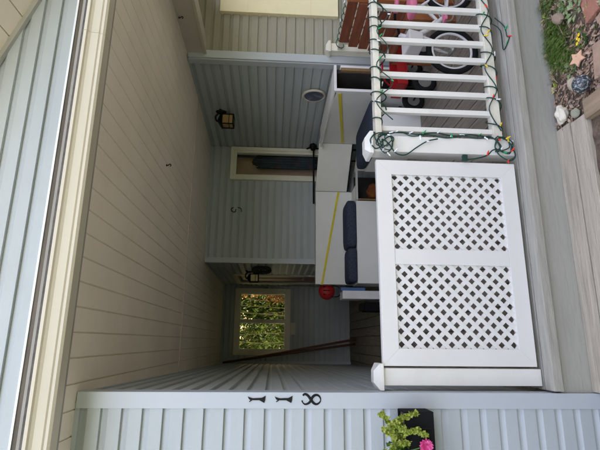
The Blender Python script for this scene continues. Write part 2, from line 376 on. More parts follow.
# roofs
rf = MB(); rf.hexa([(-6.2, 2.2, 2.556), (3.35, 2.2, 2.556), (3.35, 2.47, 2.62), (-6.2, 2.47, 2.62), (-6.2, 2.2, 2.575), (3.35, 2.2, 2.575), (3.35, 2.47, 2.64), (-6.2, 2.47, 2.64)]); rf.build('roof', ROOFM, H)
xp = -1.6; zp = rakez(xp)
rf = MB()
for s in (1, -1):
    xe = xp + s * 5.4; ze = zp - 5.4 * .38
    q = [(xp, zp), (xe, ze), (xe, ze + .16), (xp, zp + .16)]
    if s < 0: q = q[::-1]
    rf.prism(q, (0, 2.0, 0), (1, 0, 0), (0, 0, 1), (0, 7.4, 0))
rf.build('roof', ROOFM, H, clean=True)
# gable rake: soffit panels under the overhang + frieze channel
rs = MB(); L_ = 6.0; dx = 1 / math.hypot(1, .38); ux = Vector((dx, 0, -.38 * dx)); nz = Vector((.38 * dx, 0, dx)); o_ = Vector((xp, 0, zp)) - nz * .012
k = 0
while k * .15 < L_:
    a = o_ + ux * (k * .15); b = o_ + ux * (k * .15 + .142)
    for p, q in ((a, b),):
        rs.add([(p.x, 2.02, p.z), (q.x, 2.02, q.z), (q.x, 2.485, q.z), (p.x, 2.485, p.z)] + [(v.x, y, v.z + .01) for v in (p, q) for y in (2.02, 2.485)], [(0, 1, 2, 3), (4, 5, 3, 0), (6, 1, 2, 7)])
    k += 1
rs.build('rake_soffit', SOF, H)
fr = MB(); a = o_ - nz * .028; b = a + ux * L_
fr.hexa([(a.x, 2.455, a.z), (b.x, 2.455, b.z), (b.x, 2.484, b.z), (a.x, 2.484, a.z), (a.x, 2.455, a.z + .03), (b.x, 2.455, b.z + .03), (b.x, 2.484, b.z + .03), (a.x, 2.484, a.z + .03)])
fr.build('rake_channel', mat('grey_channel', (.36, .36, .33), .5, .08), H)
# body of the house behind (gives the roof something to sit on and shades the front)
MB().box(3.0, 9.5, 4.42, 9.2, -.28, 4.6).build('house_body', SID, H)
MB().box(2.6, 9.9, 3.9, 9.6, 4.62, 4.8).build('roof', ROOFM, H)
MB().box(-6, -.55, 2.62, 9.1, -.28, 3.3).build('house_body', SID, H)

MB().box(1.20, 2.99, 9.02, 9.18, -.28, 3.3).build('house_body', SID, H)
MB().box(-.50, 3.2, 9.10, 10.35, 2.50, 2.62).build('rear_sun_block', ROOFM, H)  # unseen overhang added to keep sun out of the far window
MB().box(-.54, 1.19, 9.1, 9.16, 2.30, 3.3).build('house_body', SID, H)
# ---------------------------------------------------------------- house numbers
HN = thing('house_number', 'black metal digits 118 stacked on the pale corner board', 'house number', (-.285, 2.473, 1.24))
yd = 2.474
def digit1(zt):
    h = .088; zb = zt - h; cx = -.284
    pl = [(-.004, .0), (.018, -.002), (.008, .018), (.006, .062), (.010, .078), (.014, .088), (.002, .082), (-.003, .074), (-.010, .082), (-.012, .078), (-.003, .064), (-.003, .03), (-.016, .004)]
    MB().prism([(-p[0] * -1, p[1]) for p in pl], (cx, yd, zb), (1, 0, 0), (0, 0, 1), (0, -.006, 0)).build('digit', BLK, HN, clean=True)
digit1(1.616); digit1(1.479)
e8 = MB(); cx, zb = -.284, 1.242
rib = [(cx + .020, zb + .094), (cx + .027, zb + .082), (cx + .018, zb + .066), (cx - .002, zb + .051), (cx - .018, zb + .036), (cx - .021, zb + .020), (cx - .010, zb + .005), (cx + .006, zb + .003), (cx + .020, zb + .014), (cx + .022, zb + .030), (cx + .012, zb + .044), (cx - .006, zb + .053), (cx - .018, zb + .066), (cx - .022, zb + .082), (cx - .014, zb + .094), (cx - .004, zb + .098)]
rp = ease([(p[0], yd - .003, p[1]) for p in rib], 5); K = len(rp)
e8.tube(rp, [.0026 + .0042 * math.sin(math.pi * (i / K * 2 + .15) % math.pi) for i in range(K)], 8); e8.build('digit', BLK, HN, smooth=True)

# ---------------------------------------------------------------- deck and steps
DK = thing('porch_deck', 'weathered grey porch deck with painted front edge', 'deck', (1.3, 2.6, -.245))
db = MB(); x = -.46; i = 0
while x < 3.12:
    y = 2.70; rr = random.random() * 2
    db.box(x + .004, x + .136, 2.706, 9.0, -.036 - random.random() * .002, -random.random() * .0025); x += .14
db.build('floorboard', DECK, DK, bevel=0)
MB().box(-.24, 3.2, 2.565, 2.699, -.036, -.001).build('border_board', DECKX, DK, bevel=.003)
MB().box(-.24, 3.2, 2.462, 2.546, -.050, .003).build('nosing_board', mat('pale_nosing', (.36, .345, .30), .75, .15, 7, (.7, 9, 9), bump=.4, col2=(.27, .25, .21), c2amt=.5), DK, bevel=.004)
MB().box(-.248, 3.2, 2.49, 2.53, -.26, -.052).build('fascia_board', GREYP, DK)
MB().box(-.45, 3.15, 2.54, 8.98, -.25, -.045).build('joist_frame', TIMB, DK)
ST = thing('wooden_step', 'weathered two-board wooden step below the deck edge', 'step', (-.3, 2.35, -.36))
MB().box(-.244, 1.275, 2.358, 2.488, -.262, -.222).build('tread_board', STEP, ST, bevel=.004)
MB().box(-.244, 1.262, 2.212, 2.346, -.262, -.222).build('tread_board', STEP, ST, bevel=.004)
MB().box(-.244, 1.24, 2.23, 2.26, -.37, -.264).build('riser_board', STEP, ST, bevel=.002)
ps = MB().box(1.175, 1.262, 2.205, 2.214, -.262, -.222)
tb = MB(); tb.box(1.215, 1.33, 1.15, 2.206, -.34, -.206)
tag(tb.build('landscape_timber', TIMB, bevel=.006), 'brown squared timber edging the garden at the end of the step', 'timber')
MB().box(-.244, 1.2, 1.87, 2.16, -.42, -.375).build('tread_board', STEP, ST, bevel=.004)

# ---------------------------------------------------------------- front railing, gate
RL = thing('front_railing', 'white wooden baluster railing along the porch front, wound with lights', 'railing', (2.1, 2.6, 0))
def post(x0, x1, y0, y1, z0, zt, par, m=WHT, capm=None, ch=.050, o=.020):
    p = MB(); p.box(x0, x1, y0, y1, z0, zt); po = p.build('post', m, par, bevel=.003)
    c = MB(); cx, cy = (x0 + x1) / 2, (y0 + y1) / 2
    c.box(x0 - o, x1 + o, y0 - o, y1 + o, zt + .0005, zt + .022)
    q = [(x0 - o, y0 - o), (x1 + o, y0 - o), (x1 + o, y1 + o), (x0 - o, y1 + o)]; r = [(x0 + .014, y0 + .014), (x1 - .014, y0 + .014), (x1 - .014, y1 - .014), (x0 + .014, y1 - .014)]
    c.hexa([(*a, zt + .0222) for a in q] + [(*a, zt + ch) for a in r])
    c.build('post_cap', capm or m, po, bevel=.002)
post(1.146, 1.252, 2.57, 2.675, .004, .905, RL)
post(2.955, 3.053, 2.57, 2.668, .004, .905, RL, OLDW)
MB().box(1.2525, 2.9545, 2.572, 2.650, .845, .885).build('top_rail', OLDW, RL, bevel=.004)
MB().box(1.2525, 2.9545, 2.590, 2.650, .062, .120).build('bottom_rail', OLDW, RL, bevel=.004)
for i in range(13):
    x = 1.318 + .1305 * i
    MB().box(x - .017, x + .017, 2.600, 2.634, .1205, .8445).build('baluster', WHT, RL, bevel=.003)
SR = thing('side_railing', 'shadowed white side railing running back to the olive-grey wall', 'railing', (3.03, 3.4, 0))
post(2.985, 3.075, 4.165, 4.255, 0, .955, SR, OLDW)
MB().box(2.995, 3.045, 2.669, 4.164, .845, .885).build('top_rail', OLDW, SR, bevel=.003)
MB().box(2.995, 3.045, 2.669, 4.164, .062, .110).build('bottom_rail', OLDW, SR, bevel=.003)
for i in range(11): MB().box(3.004, 3.036, 2.77 + .128 * i, 2.802 + .128 * i, .1105, .8445).build('baluster', OLDW, SR, bevel=.002)

LG = thing('lattice_gate', 'white diagonal lattice gate with two panels closing the porch entry', 'gate', (.48, 2.585, .02))
gx0, gx1, gz0, gz1 = -.120, 1.083, .028, .893; gy0, gy1 = 2.556, 2.592
fw = .092
MB().prism([(gx0, gz0), (gx0 + fw, gz0 + fw), (gx0 + fw, gz1 - fw), (gx0, gz1)], (0, gy0, 0), (1, 0, 0), (0, 0, 1), (0, gy1 - gy0, 0)).build('stile', LAT, LG, bevel=.0015)
MB().prism([(gx1, gz0), (gx1, gz1), (gx1 - fw, gz1 - fw), (gx1 - fw, gz0 + fw)], (0, gy0, 0), (1, 0, 0), (0, 0, 1), (0, gy1 - gy0, 0)).build('stile', LAT, LG, bevel=.0015)
MB().prism([(gx0, gz1), (gx0 + fw, gz1 - fw), (gx1 - fw, gz1 - fw), (gx1, gz1)], (0, gy0, 0), (1, 0, 0), (0, 0, 1), (0, gy1 - gy0, 0)).build('rail', LAT, LG, bevel=.0015)
MB().prism([(gx0, gz0), (gx1, gz0), (gx1 - fw, gz0 + fw), (gx0 + fw, gz0 + fw)], (0, gy0, 0), (1, 0, 0), (0, 0, 1), (0, gy1 - gy0, 0)).build('rail', LAT, LG, bevel=.0015)
gc = .487
MB().box(gc - .045, gc + .045, gy0 + .002, gy1, gz0 + fw + .001, gz1 - fw - .001).build('centre_stile', LAT, LG, bevel=.0015)
def clip_rect(poly, x0, x1, z0, z1):
    for ax, lim, sg in ((0, x0, 1), (0, x1, -1), (1, z0, 1), (1, z1, -1)):
        out = []
        for i in range(len(poly)):
            p, q = poly[i], poly[(i + 1) % len(poly)]; dp = (p[ax] - lim) * sg; dq = (q[ax] - lim) * sg
            if dp >= 0: out.append(p)
            if dp * dq < 0: t = dp / (dp - dq); out.append((p[0] + (q[0] - p[0]) * t, p[1] + (q[1] - p[1]) * t))
        poly = out
        if len(poly) < 3: return None
    return poly
for px0, px1 in ((gx0 + fw - .004, gc - .041), (gc + .041, gx1 - fw + .004)):
    lt = MB(); z0, z1 = gz0 + fw - .004, gz1 - fw + .004; P = .0505; sw = .0232
    for layer, dd in ((0, Vector((1, 1))), (1, Vector((1, -1)))):
        dd = dd.normalized(); nn = Vector((-dd.y, dd.x)); c0 = Vector(((px0 + px1) / 2, (z0 + z1) / 2))
        for k in range(-16, 17):
            c = c0 + nn * (k * P)
            poly = [tuple(c + dd * s1 + nn * s2) for s1, s2 in ((-.8, -sw / 2), (.8, -sw / 2), (.8, sw / 2), (-.8, sw / 2))]
            poly = clip_rect(poly, px0, px1, z0, z1)
            if poly: lt.prism(poly, (0, gy0 + .012 + layer * .0056, 0), (1, 0, 0), (0, 0, 1), (0, .0054, 0))
    lt.build('lattice_panel', LAT, LG, clean=True)
gp = thing('gate_post', 'white capped post standing left of the lattice gate', 'post', (-.19, 2.61, 0))
post(-.222, -.132, 2.565, 2.657, .004, .893, gp, WHT, o=.024)

# ---------------------------------------------------------------- string lights
BC = {'white': mat('bulb_white', (.8, .82, .84), .25), 'red': mat('bulb_red', (.7, .04, .02), .25), 'yellow': mat('bulb_yellow', (.8, .55, .03), .25), 'green': mat('bulb_green', (.02, .35, .12), .25)}
def bulbs(par, pts, cols, step, lim, size=.008):
    size *= .68
    acc = 0; cnt = 0
    for a, b in zip(pts, pts[1:]):
        acc += (b - a).length
        if acc > step and cnt < lim:
            acc = 0; cnt += 1; d = Vector((random.uniform(-1, 1), random.uniform(-1, .2), random.uniform(-1, .6))).normalized()
            c = random.choice(cols); s = MB(); s.tube([a, a + d * .012], .0052, 6); s.tube([a + d * .012, a + d * .018, a + d * .027, a + d * .033], [size * .6, size, size * .6, .001], 7)
            s.build('bulb', BC[c], par, smooth=True)
SL = thing('string_lights', 'green-wired string of unlit bulbs wound round the front railing and gate', 'string lights', (2.1, 2.55, 0))
p1 = []
n_ = 260
for i in range(n_):
    t = i / n_; x = 2.93 - 1.66 * t; a = t * 2 * math.pi * 17.5 + .6 * math.sin(t * 23)
    p1.append((x + .012 * math.sin(t * 60), 2.611 + .052 * math.cos(a), .862 + (.036 if math.sin(a) > 0 else .046 + .02 * math.sin(t * 31)) * math.sin(a)))
p1 += ease([(1.25, 2.545, .90), (1.20, 2.535, .93), (1.15, 2.54, .90), (1.18, 2.555, .85), (1.22, 2.555, .85), (1.19, 2.555, .81), (1.13, 2.553, .77), (1.12, 2.553, .71), (1.17, 2.555, .64), (1.215, 2.555, .57), (1.235, 2.555, .50)], 6)
mb = MB(); mb.tube(p1, .0042, 6); mb.build('wire', GRW, SL, smooth=True)
bulbs(SL, [Vector(p) for p in p1], ['white', 'white', 'white', 'green'], .24, 48)
p2 = []
for i in range(n_):
    t = i / n_; x = 2.93 - 1.70 * t; a = t * 2 * math.pi * 12.5 + .8 * math.sin(t * 17)
    p2.append((x + .02 * math.sin(t * 40), 2.62 + .046 * math.cos(a), .091 + (.045 + .008 * math.sin(t * 31)) * math.sin(a)))
p2 += ease([(1.27, 2.56, .11), (1.23, 2.55, .05), (1.18, 2.545, .03), (1.13, 2.545, .02), (1.10, 2.545, .06), (1.14, 2.55, .12), (1.20, 2.55, .14), (1.26, 2.55, .10), (1.22, 2.54, .03), (1.15, 2.535, .06), (1.17, 2.545, .15), (1.13, 2.545, .20), (1.105, 2.545, .28), (1.10, 2.548, .34)], 6)
mb = MB(); mb.tube(p2, .0042, 6); mb.build('wire', GRW, SL, smooth=True)
bulbs(SL, [Vector(p) for p in p2], ['red', 'yellow', 'green', 'white'], .17, 34, .009)
p3 = ease([(1.262, 2.60, .84), (1.285, 2.585, .74), (1.275, 2.585, .62), (1.29, 2.585, .50), (1.272, 2.585, .38), (1.285, 2.585, .27), (1.27, 2.585, .15), (1.262, 2.6, .09)], 10)
p5 = ease([(1.36 + .13 * i, 2.566 + .006 * (i % 2), .83 + (.035 if i % 2 else -.055) + .012 * math.sin(i * 2.1)) for i in range(12)], 6)
mb = MB(); mb.tube(p5, .0034, 6); mb.build('wire', GRW, SL, smooth=True); bulbs(SL, p5, ['white', 'green', 'white'], .19, 9)
p6 = ease([(1.32 + .15 * i, 2.584, .09 + (.045 if i % 2 else -.02)) for i in range(11)], 6)
mb = MB(); mb.tube(p6, .0036, 6); mb.build('wire', GRW, SL, smooth=True); bulbs(SL, p6, ['red', 'yellow', 'green'], .25, 6, .009)
for k_, (x_, z_) in enumerate(((1.20, .83), (1.20, .08))):
    q_ = [(x_ + (.055 + .012 * math.sin(i * 1.7)) * math.cos(i * .9), 2.548 - .004 * (i % 3), z_ + (.05 + .014 * math.sin(i * 2.3)) * math.sin(i * .9)) for i in range(11)]
    mb = MB(); mb.tube(ease(q_, 4), .0036, 6); mb.build('wire', GRW, SL, smooth=True); bulbs(SL, ease(q_, 4), ['white', 'green', 'yellow'] if k_ else ['white'], .16, 6)
p7 = ease([(1.20, 2.556, .86), (1.24, 2.556, .80), (1.17, 2.556, .79), (1.13, 2.556, .84), (1.21, 2.553, .88), (1.26, 2.556, .82), (1.275, 2.57, .72), (1.25, 2.56, .66), (1.27, 2.575, .55), (1.245, 2.56, .44), (1.27, 2.575, .33), (1.25, 2.56, .24), (1.265, 2.56, .16), (1.20, 2.553, .10), (1.16, 2.553, .14), (1.19, 2.55, .05), (1.26, 2.55, .06)], 6)
mb = MB(); mb.tube(p7, .0038, 6); mb.build('wire', GRW, SL, smooth=True); bulbs(SL, p7, ['white', 'white', 'green'], .2, 8)
mb = MB(); mb.tube(p3, .0042, 6); mb.build('wire', GRW, SL, smooth=True)
bulbs(SL, p3, ['white', 'white', 'green'], .085, 9)
mb = MB(); mb.tube(ease([(1.26, 2.56, .82), (1.22, 2.535, .84), (1.17, 2.54, .82), (1.19, 2.545, .88), (1.24, 2.54, .90), (1.27, 2.57, .84), (1.22, 2.54, .79), (1.16, 2.545, .85)], 6), .0036, 6); mb.build('wire', GRW, SL, smooth=True)
pl_ = MB(); pl_.box(1.085, 1.125, 2.53, 2.55, .33, .36); pl_.build('plug', GRW, SL, bevel=.003)
SL2 = thing('string_lights', 'green-wired string of unlit bulbs coiled round the shadowed side railing', 'string lights', (3.02, 3.4, .8))
p4 = []
for i in range(200):
    t = i / 200; a = t * 2 * math.pi * 15
    p4.append((3.02 + .045 * math.cos(a), 2.72 + 1.43 * t, .865 + .045 * math.sin(a)))
mb = MB(); mb.tube(p4, .0042, 6); mb.build('wire', GRW, SL2, smooth=True)
bulbs(SL2, [Vector(p) for p in p4], ['white', 'green', 'white'], .2, 24)
SL3 = thing('string_lights', 'short loop of green light wire trailing on the grey edge board', 'string lights', (1.75, 2.46, 0))
mb = MB(); mb.tube(ease([(2.18, 2.60, .02), (2.05, 2.52, .008), (1.96, 2.50, .008), (1.93, 2.475, .008), (1.90, 2.56, .008), (2.06, 2.57, .01), (2.15, 2.61, .06)], 6), .0034, 6); mb.build('wire', GRW, SL3, smooth=True)
bulbs(SL3, ease([(2.05, 2.52, .01), (1.93, 2.48, .01), (1.90, 2.56, .01)], 6), ['red', 'yellow', 'green'], .05, 3)

# ---------------------------------------------------------------- L-shaped storage bench
SB = thing('storage_bench', 'L-shaped grey-white panel bench with yellow straps in the porch corner', 'bench', (1.8, 5.4, 0))
zt = .925; zs = .41
MB().slab((.77, 6.18), (2.10, 6.18), .10, 0, zt).build('back_panel', GPAN, SB, bevel=.004)
MB().slab((2.104, 6.176), (2.60, 5.64), .02, zs + .07, zt + .004).build('corner_panel', mat('pale_panel', (.82, .81, .76), .5, .03), SB, bevel=.003)
bc = MB(); bc.hexa([(2.602, 5.63, 0), (2.50, 4.18, 0), (2.52, 4.18, 0), (2.622, 5.63, 0), (2.602, 5.63, zt + .01), (2.50, 4.18, zt - .03), (2.52, 4.18, zt - .03), (2.622, 5.63, zt + .01)][:]) ; bc.build('back_panel', GPAN, SB, clean=True)
# open end of the side back: box frame with dark inside
fb = MB()
fb.box(2.50, 2.53, 4.145, 4.178, .10, zt - .028); fb.box(2.775, 2.80, 4.145, 4.70, .10, zt - .07); fb.box(2.50, 2.80, 4.145, 4.178, zt - .0275, zt + .0)
fb.build('end_frame', WPL, SB, bevel=.002)
MB().box(2.525, 2.80, 4.18, 5.60, zt - .022, zt - .004).build('lid', GPAN, SB, bevel=.002)
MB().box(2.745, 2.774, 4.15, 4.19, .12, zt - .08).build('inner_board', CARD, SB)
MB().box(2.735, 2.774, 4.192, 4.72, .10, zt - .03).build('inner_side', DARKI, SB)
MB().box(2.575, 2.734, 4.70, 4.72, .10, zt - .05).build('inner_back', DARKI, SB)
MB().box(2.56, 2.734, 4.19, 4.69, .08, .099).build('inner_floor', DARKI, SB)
# seats: long base, open bay, side base
MB().box(.745, 1.86, 5.815, 5.835, 0, zs).build('front_panel', GPAN, SB, bevel=.003)
MB().box(.745, .765, 5.836, 6.179, 0, zs).build('end_panel', GPAN, SB, bevel=.003)
MB().box(.767, 1.86, 5.836, 6.179, zs - .02, zs - .002).build('seat_board', GPAN, SB)
MB().box(1.862, 2.098, 5.85, 6.175, zs - .02, zs - .002).build('seat_board', GPAN, SB)
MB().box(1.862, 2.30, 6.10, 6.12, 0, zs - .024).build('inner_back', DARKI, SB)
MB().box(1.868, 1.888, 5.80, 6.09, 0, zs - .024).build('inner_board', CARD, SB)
MB().box(1.866, 2.34, 5.79, 5.848, zs - .022, zs + .0).build('bay_rim', PEDGE, SB)
co = MB(); co.prism([(2.05, 5.20), (2.56, 5.20), (2.59, 5.62), (2.31, 5.93), (2.29, 5.80)], (0, 0, zs - .02), (1, 0, 0), (0, 1, 0), (0, 0, .018)); co.build('seat_board', GPAN, SB, clean=True)
sb = MB(); sb.box(2.04, 2.06, 4.26, 5.2, 0, zs); sb.box(2.061, 2.38, 4.26, 4.28, 0, zs); sb.box(2.36, 2.38, 4.281, 5.2, 0, zs); sb.box(2.061, 2.359, 4.281, 5.2, zs - .02, zs - .001); sb.build('side_base', GPAN, SB, bevel=.002)
# straps
st = MB(); st.prism([(2.10, .583), (2.10, .613), (.765, .854), (.765, .826)], (0, 6.172, 0), (1, 0, 0), (0, 0, 1), (0, .005, 0)); st.build('strap', YEL, SB, clean=True)
st = MB(); a = (2.494, 4.185, .845); b = (2.595, 5.60, .60)
st.hexa([(a[0] - .004, a[1], a[2] - .0), (b[0] - .004, b[1], b[2] - .0), (b[0] + .0, b[1], b[2]), (a[0], a[1], a[2])] + [(a[0] - .004, a[1], a[2] + .035), (b[0] - .004, b[1], b[2] + .032), (b[0], b[1], b[2] + .032), (a[0], a[1], a[2] + .035)]); st.build('strap', YEL, SB, clean=True)
MB().slab((2.10, 6.165), (2.585, 5.64), .012, zs + .055, zs + .07).build('joint_strip', BLKP, SB)
def cushion(x0, x1, y0, y1, z0, z1, label):
    o = MB().rbox(x0, x1, y0, y1, z0, z1, .03).build('cushion', NAVY, smooth=True); tag(o, label, 'cushion', 'navy seat cushions on the panel bench')
cushion(.76, 1.215, 5.80, 6.165, zs, zs + .12, 'thin navy cushion at the left end of the panel bench')
cushion(1.22, 1.87, 5.80, 6.165, zs, zs + .135, 'middle navy cushion in front of the long yellow strap')
cushion(2.03, 2.50, 4.22, 5.18, zs, zs + .12, 'large navy cushion behind the capped right post')
# things stuffed in the open bays
for nm, c, r, m_, lab in (('stuffed_bag', (2.63, 4.42, .20), .10, mat('dark_red_cloth', (.20, .02, .03), .9, .3), 'dark red bundle inside the open end of the bench'), ('stuffed_bag', (2.05, 5.98, .12), .10, mat('rust_orange_cloth', (.30, .09, .02), .9, .5), 'rust-orange bundle in the open bay under the seat')):
    tag(MB().ball(c, r, (1, 1, 1.1), 20, 14, nz=.5, seed=r * 9).build(nm, m_, smooth=True), lab, 'bundle')
# black grill rail behind the bench
GR = thing('grill_cart', 'black metal cart handle and frame standing behind the bench', 'cart', (2.1, 6.26, 0))
mb = MB(); mb.tube([(1.95, 6.30, .945), (2.80, 6.22, .955)], .012); mb.tube([(2.60, 6.22, .955), (2.60, 6.22, .03)], .012); mb.tube([(2.78, 6.22, .955), (2.78, 6.22, .03)], .012); mb.build('frame', BLK, GR, smooth=True)
mb = MB(); mb.ball((2.78, 6.16, .97), .06, (1, 1, .8), nz=.3); mb.tube([(2.78, 6.16, .97), (2.72, 6.10, 1.06)], .014); mb.build('knob', BLK, GR, smooth=True)

# items left of the bench
tg = thing('storage_bin', 'white slim bin with blue lid beside the bench end', 'bin', (.62, 5.95, 0))
MB().box(.55, .66, 5.9, 6.15, .10, .60).build('bin_body', WPL, tg, bevel=.012)
MB().box(.655, .70, 5.9, 6.1, .30, .62).build('bin_lid', mat('blue_plastic', (.06, .13, .30), .5), tg, bevel=.01)
hm = thing('helmet', 'red rounded cycle helmet half hidden behind the bench end', 'helmet', (.695, 6.36, .6))
mb = MB(); mb.ball((.695, 6.36, .755), .12, (1.0, .8, .95), 22, 12); mb.build('shell', RED, hm, smooth=True)
mb = MB()
for k in (-1, 0, 1): mb.box(.695 + k * .05 - .008, .695 + k * .05 + .008, 6.265 + abs(k) * .012, 6.32, .72, .81)
mb.build('vent', BLKP, hm, bevel=.004)
mb = MB(); mb.tube(ease([(.61, 6.32, .70), (.62, 6.30, .60), (.68, 6.29, .57), (.75, 6.30, .60), (.77, 6.32, .70)], 5), .006, 6); mb.build('strap', BLKP, hm, smooth=True)
bt = MB(); bt.box(.40, .52, 5.95, 6.2, 0.0, .30); bt.box(.41, .51, 5.96, 6.19, .301, .34); tag(bt.build('shoe_box', BLKP, bevel=.015), 'black low box on the dark floor left of the bench', 'box')

# ---------------------------------------------------------------- wall-mounted things
def lantern(label, c, nx, s, gm, group=None):
    # c: centre of glass; nx: unit vector from wall towards glass
    c = Vector(c); n = Vector(nx); L = thing('wall_lantern', label, 'lantern', c, group); side = Vector((-n.y, n.x, 0)); dw = .10 * s
    w0 = c - n * dw
    b = MB(); q = w0 + Vector((0, 0, .07 * s)); b.ball(q, .045 * s, (.6, .9, 1.2), 10, 8); b.tube(ease([q, q + n * .05 * s + Vector((0, 0, .05 * s)), q + n * .1 * s + Vector((0, 0, .04 * s)), c + Vector((0, 0, .075 * s))], 5), .009 * s); b.build('bracket', BLK, L, smooth=True)
    h = .055 * s; r = .045 * s; gb = MB(); e = lambda a, b_, z: (c + n * a + side * b_ + Vector((0, 0, z)))
    gb.hexa([e(-r, -r, -h), e(r, -r, -h), e(r, r, -h), e(-r, r, -h), e(-r, -r, h), e(r, -r, h), e(r, r, h), e(-r, r, h)]); gb.build('glass', gm, L, clean=True)
    fr_ = MB(); R = r * 1.12
    for a, b_ in ((-R, -R), (R, -R), (R, R), (-R, R)): fr_.tube([e(a, b_, -h), e(a, b_, h)], .006 * s, 6)
    for z in (-h, h, -h * .25):
        fr_.tube([e(-R, -R, z), e(R, -R, z), e(R, R, z), e(-R, R, z), e(-R, -R, z)], .007 * s if z != -h * .25 else .0035 * s, 6)
    cap = [e(a * 1.3, b_ * 1.3, h + .002) for a, b_ in ((-R, -R), (R, -R), (R, R), (-R, R))]; top = [e(a * .2, b_ * .2, h + .045 * s) for a, b_ in ((-R, -R), (R, -R), (R, R), (-R, R))]
    fr_.hexa(cap + top); fr_.build('lantern_frame', BLK, L, clean=True)
    return L
lantern('black lantern with amber glass high on the dark side wall', (2.73, 5.35, 2.13), (-1, 0, 0), 1.3, AMBER)
lantern('small black lantern with yellowed glass beside the entry door', (.965, 7.15, 1.80), (-1, 0, 0), 1.15, CREAMG)
wr = thing('wreath', 'black round wreath on the recessed wall near the entry door', 'wreath', (1.03, 6.8, 1.7))
mb = MB(); mb.torus((1.03, 6.72, 1.68), (1, .15, 0), .12, .03, 30, 8); 
for i in range(90):
    a = random.random() * 6.28; p = Vector((1.02, 6.72 + .12 * math.cos(a), 1.68 + .12 * math.sin(a))); d = Vector((random.uniform(-1, 0), random.uniform(-1, 1), random.uniform(-1, 1))).normalized() * .05
    mb.add([p, p + d + Vector((0, .01, 0)), p + d * .6 + Vector((0, .0, .02))], [(0, 1, 2)])
mb.build('garland', mat('dark_foliage', (.02, .028, .02), .8, .4), wr)
pl = thing('wall_plate', 'round blue-black plate with a wooden rim on the dark side wall', 'plate', (2.87, 4.87, 1.07))
cpl = Vector((2.866, 4.88, 1.068)); mb = MB(); mb.torus(cpl, (1, -.05, 0), .128, .015, 40, 8); mb.build('rim', mat('pale_wood_rim', (.60, .54, .45), .5), pl, smooth=True)
mb = MB(); mb.tube([cpl + Vector((.004, 0, 0)), cpl + Vector((-.006, 0, 0))], .128, 32); mb.build('dish', mat('blue_glaze', (.07, .085, .13), .35, .3, 20, col2=(.25, .24, .27), c2amt=.6, c2scale=14), pl, clean=True)
mb = MB(); mb.tube(ease([(1.87, 6.325, 2.10), (1.84, 6.30, 2.13), (1.80, 6.30, 2.11), (1.80, 6.30, 2.07), (1.84, 6.30, 2.06)], 5), .006, 6); mb.tube(ease([(1.87, 6.32, 2.04), (1.85, 6.30, 1.99), (1.80, 6.30, 1.98)], 5), .005, 6)
tag(mb.build('iron_scroll', BLK, smooth=True), 'tiny iron scroll ornament on the grey-green wall left of the narrow window', 'ornament')
for (x, y, z), lab in (((1.505, 3.83, 2.466), 'small black screw hook in the middle of the porch ceiling'), ((2.93, 3.70, 2.44), 'small black hook at the top of the header beam')):
    mb = MB(); mb.tube(ease([(x, y, z + .004), (x, y, z - .012), (x + .012, y, z - .024), (x + .004, y + .0, z - .036), (x - .01, y, z - .03)], 5), .0045, 6); mb.tube([(x, y, z + .004), (x, y, z - .002)], .010, 10)
    tag(mb.build('ceiling_hook', BLK, smooth=True), lab, 'hook', 'hooks overhead')
POLE = mat('red_brown_pole', (.14, .06, .035), .5, .2, 6, (6, 6, .6))
for a, b, lab in (((-.375, 8.88, 2.40), (-.02, 8.35, .01), 'long red-brown pole leaning across the far window corner'), ((-.355, 8.80, 2.25), (.06, 8.28, .01), 'second shorter brown pole leaning beside the longer one')):
    mb = MB(); mb.tube([a, b], .021, 10); tag(mb.build('leaning_pole', POLE, smooth=True), lab, 'pole', 'poles leaning at the back of the porch')

# ---------------------------------------------------------------- wooden slat bench (far right, inside the railing)
WB = thing('slat_bench', 'red-brown wooden slat bench against the side railing', 'bench', (2.75, 3.4, 0))
for k in range(5):
    z1 = .915 - k * .098; yo = .05 * k * 0
    y0 = 3.30 ; y1 = 3.90 - (.04 if k == 0 else 0)
    MB().box(2.86 - k * .018, 2.882 - k * .018, y0, y1, z1 - .093, z1).build('back_slat', MAHO, WB, bevel=.008)
for k in range(2): MB().box(2.64 + k * .115, 2.745 + k * .115, 3.26, 3.86, .40, .422).build('seat_slat', MAHO, WB, bevel=.005)
for y in (3.235, 3.86): MB().box(2.66, 2.72, y, y + .03, 0, .399).build('leg', ORWO, WB, bevel=.005); MB().box(2.84, 2.89, y + .0, y + .03, 0, .399).build('leg', ORWO, WB, bevel=.005)
MB().box(2.845, 2.90, 3.245, 3.29, .42, .925).build('upright', ORWO, WB, bevel=.006)
MB().box(2.885, 2.91, 3.86, 3.895, .42, .88).build('upright', ORWO, WB, bevel=.006)

# ---------------------------------------------------------------- child's bicycle
BK = thing('child_bicycle', "small white and pink child's bicycle with a white basket", 'bicycle', (2.4, 2.92, 0))
def wheel(cx, cy, r, par):
    W = MB(); W.torus((cx, cy, r), (0, 1, 0), r - .022, .021, 48, 10); Wt = W.build('wheel', RUB, par, smooth=True)
    W = MB(); W.torus((cx, cy, r), (0, 1, 0), r - .050, .010, 48, 8); W.build('rim', WPL, Wt, smooth=True)
    W = MB()
    for k in range(16):
        a = k * math.pi / 8; W.tube([(cx + .015 * math.cos(a + .5), cy + (.012 if k % 2 else -.012), r + .015 * math.sin(a + .5)), (cx + (r - .05) * math.cos(a), cy, r + (r - .05) * math.sin(a))], .0016, 4)
    W.build('spokes', STEEL, Wt)
    W = MB(); W.tube([(cx, cy - .04, r), (cx, cy + .04, r)], .016, 12); W.build('hub', STEEL, Wt, smooth=True)
wr_ = .20; bx0, bx1, by = 2.135, 2.67, 2.92
wheel(bx0, by, wr_, BK); wheel(bx1, by + .0, wr_, BK)
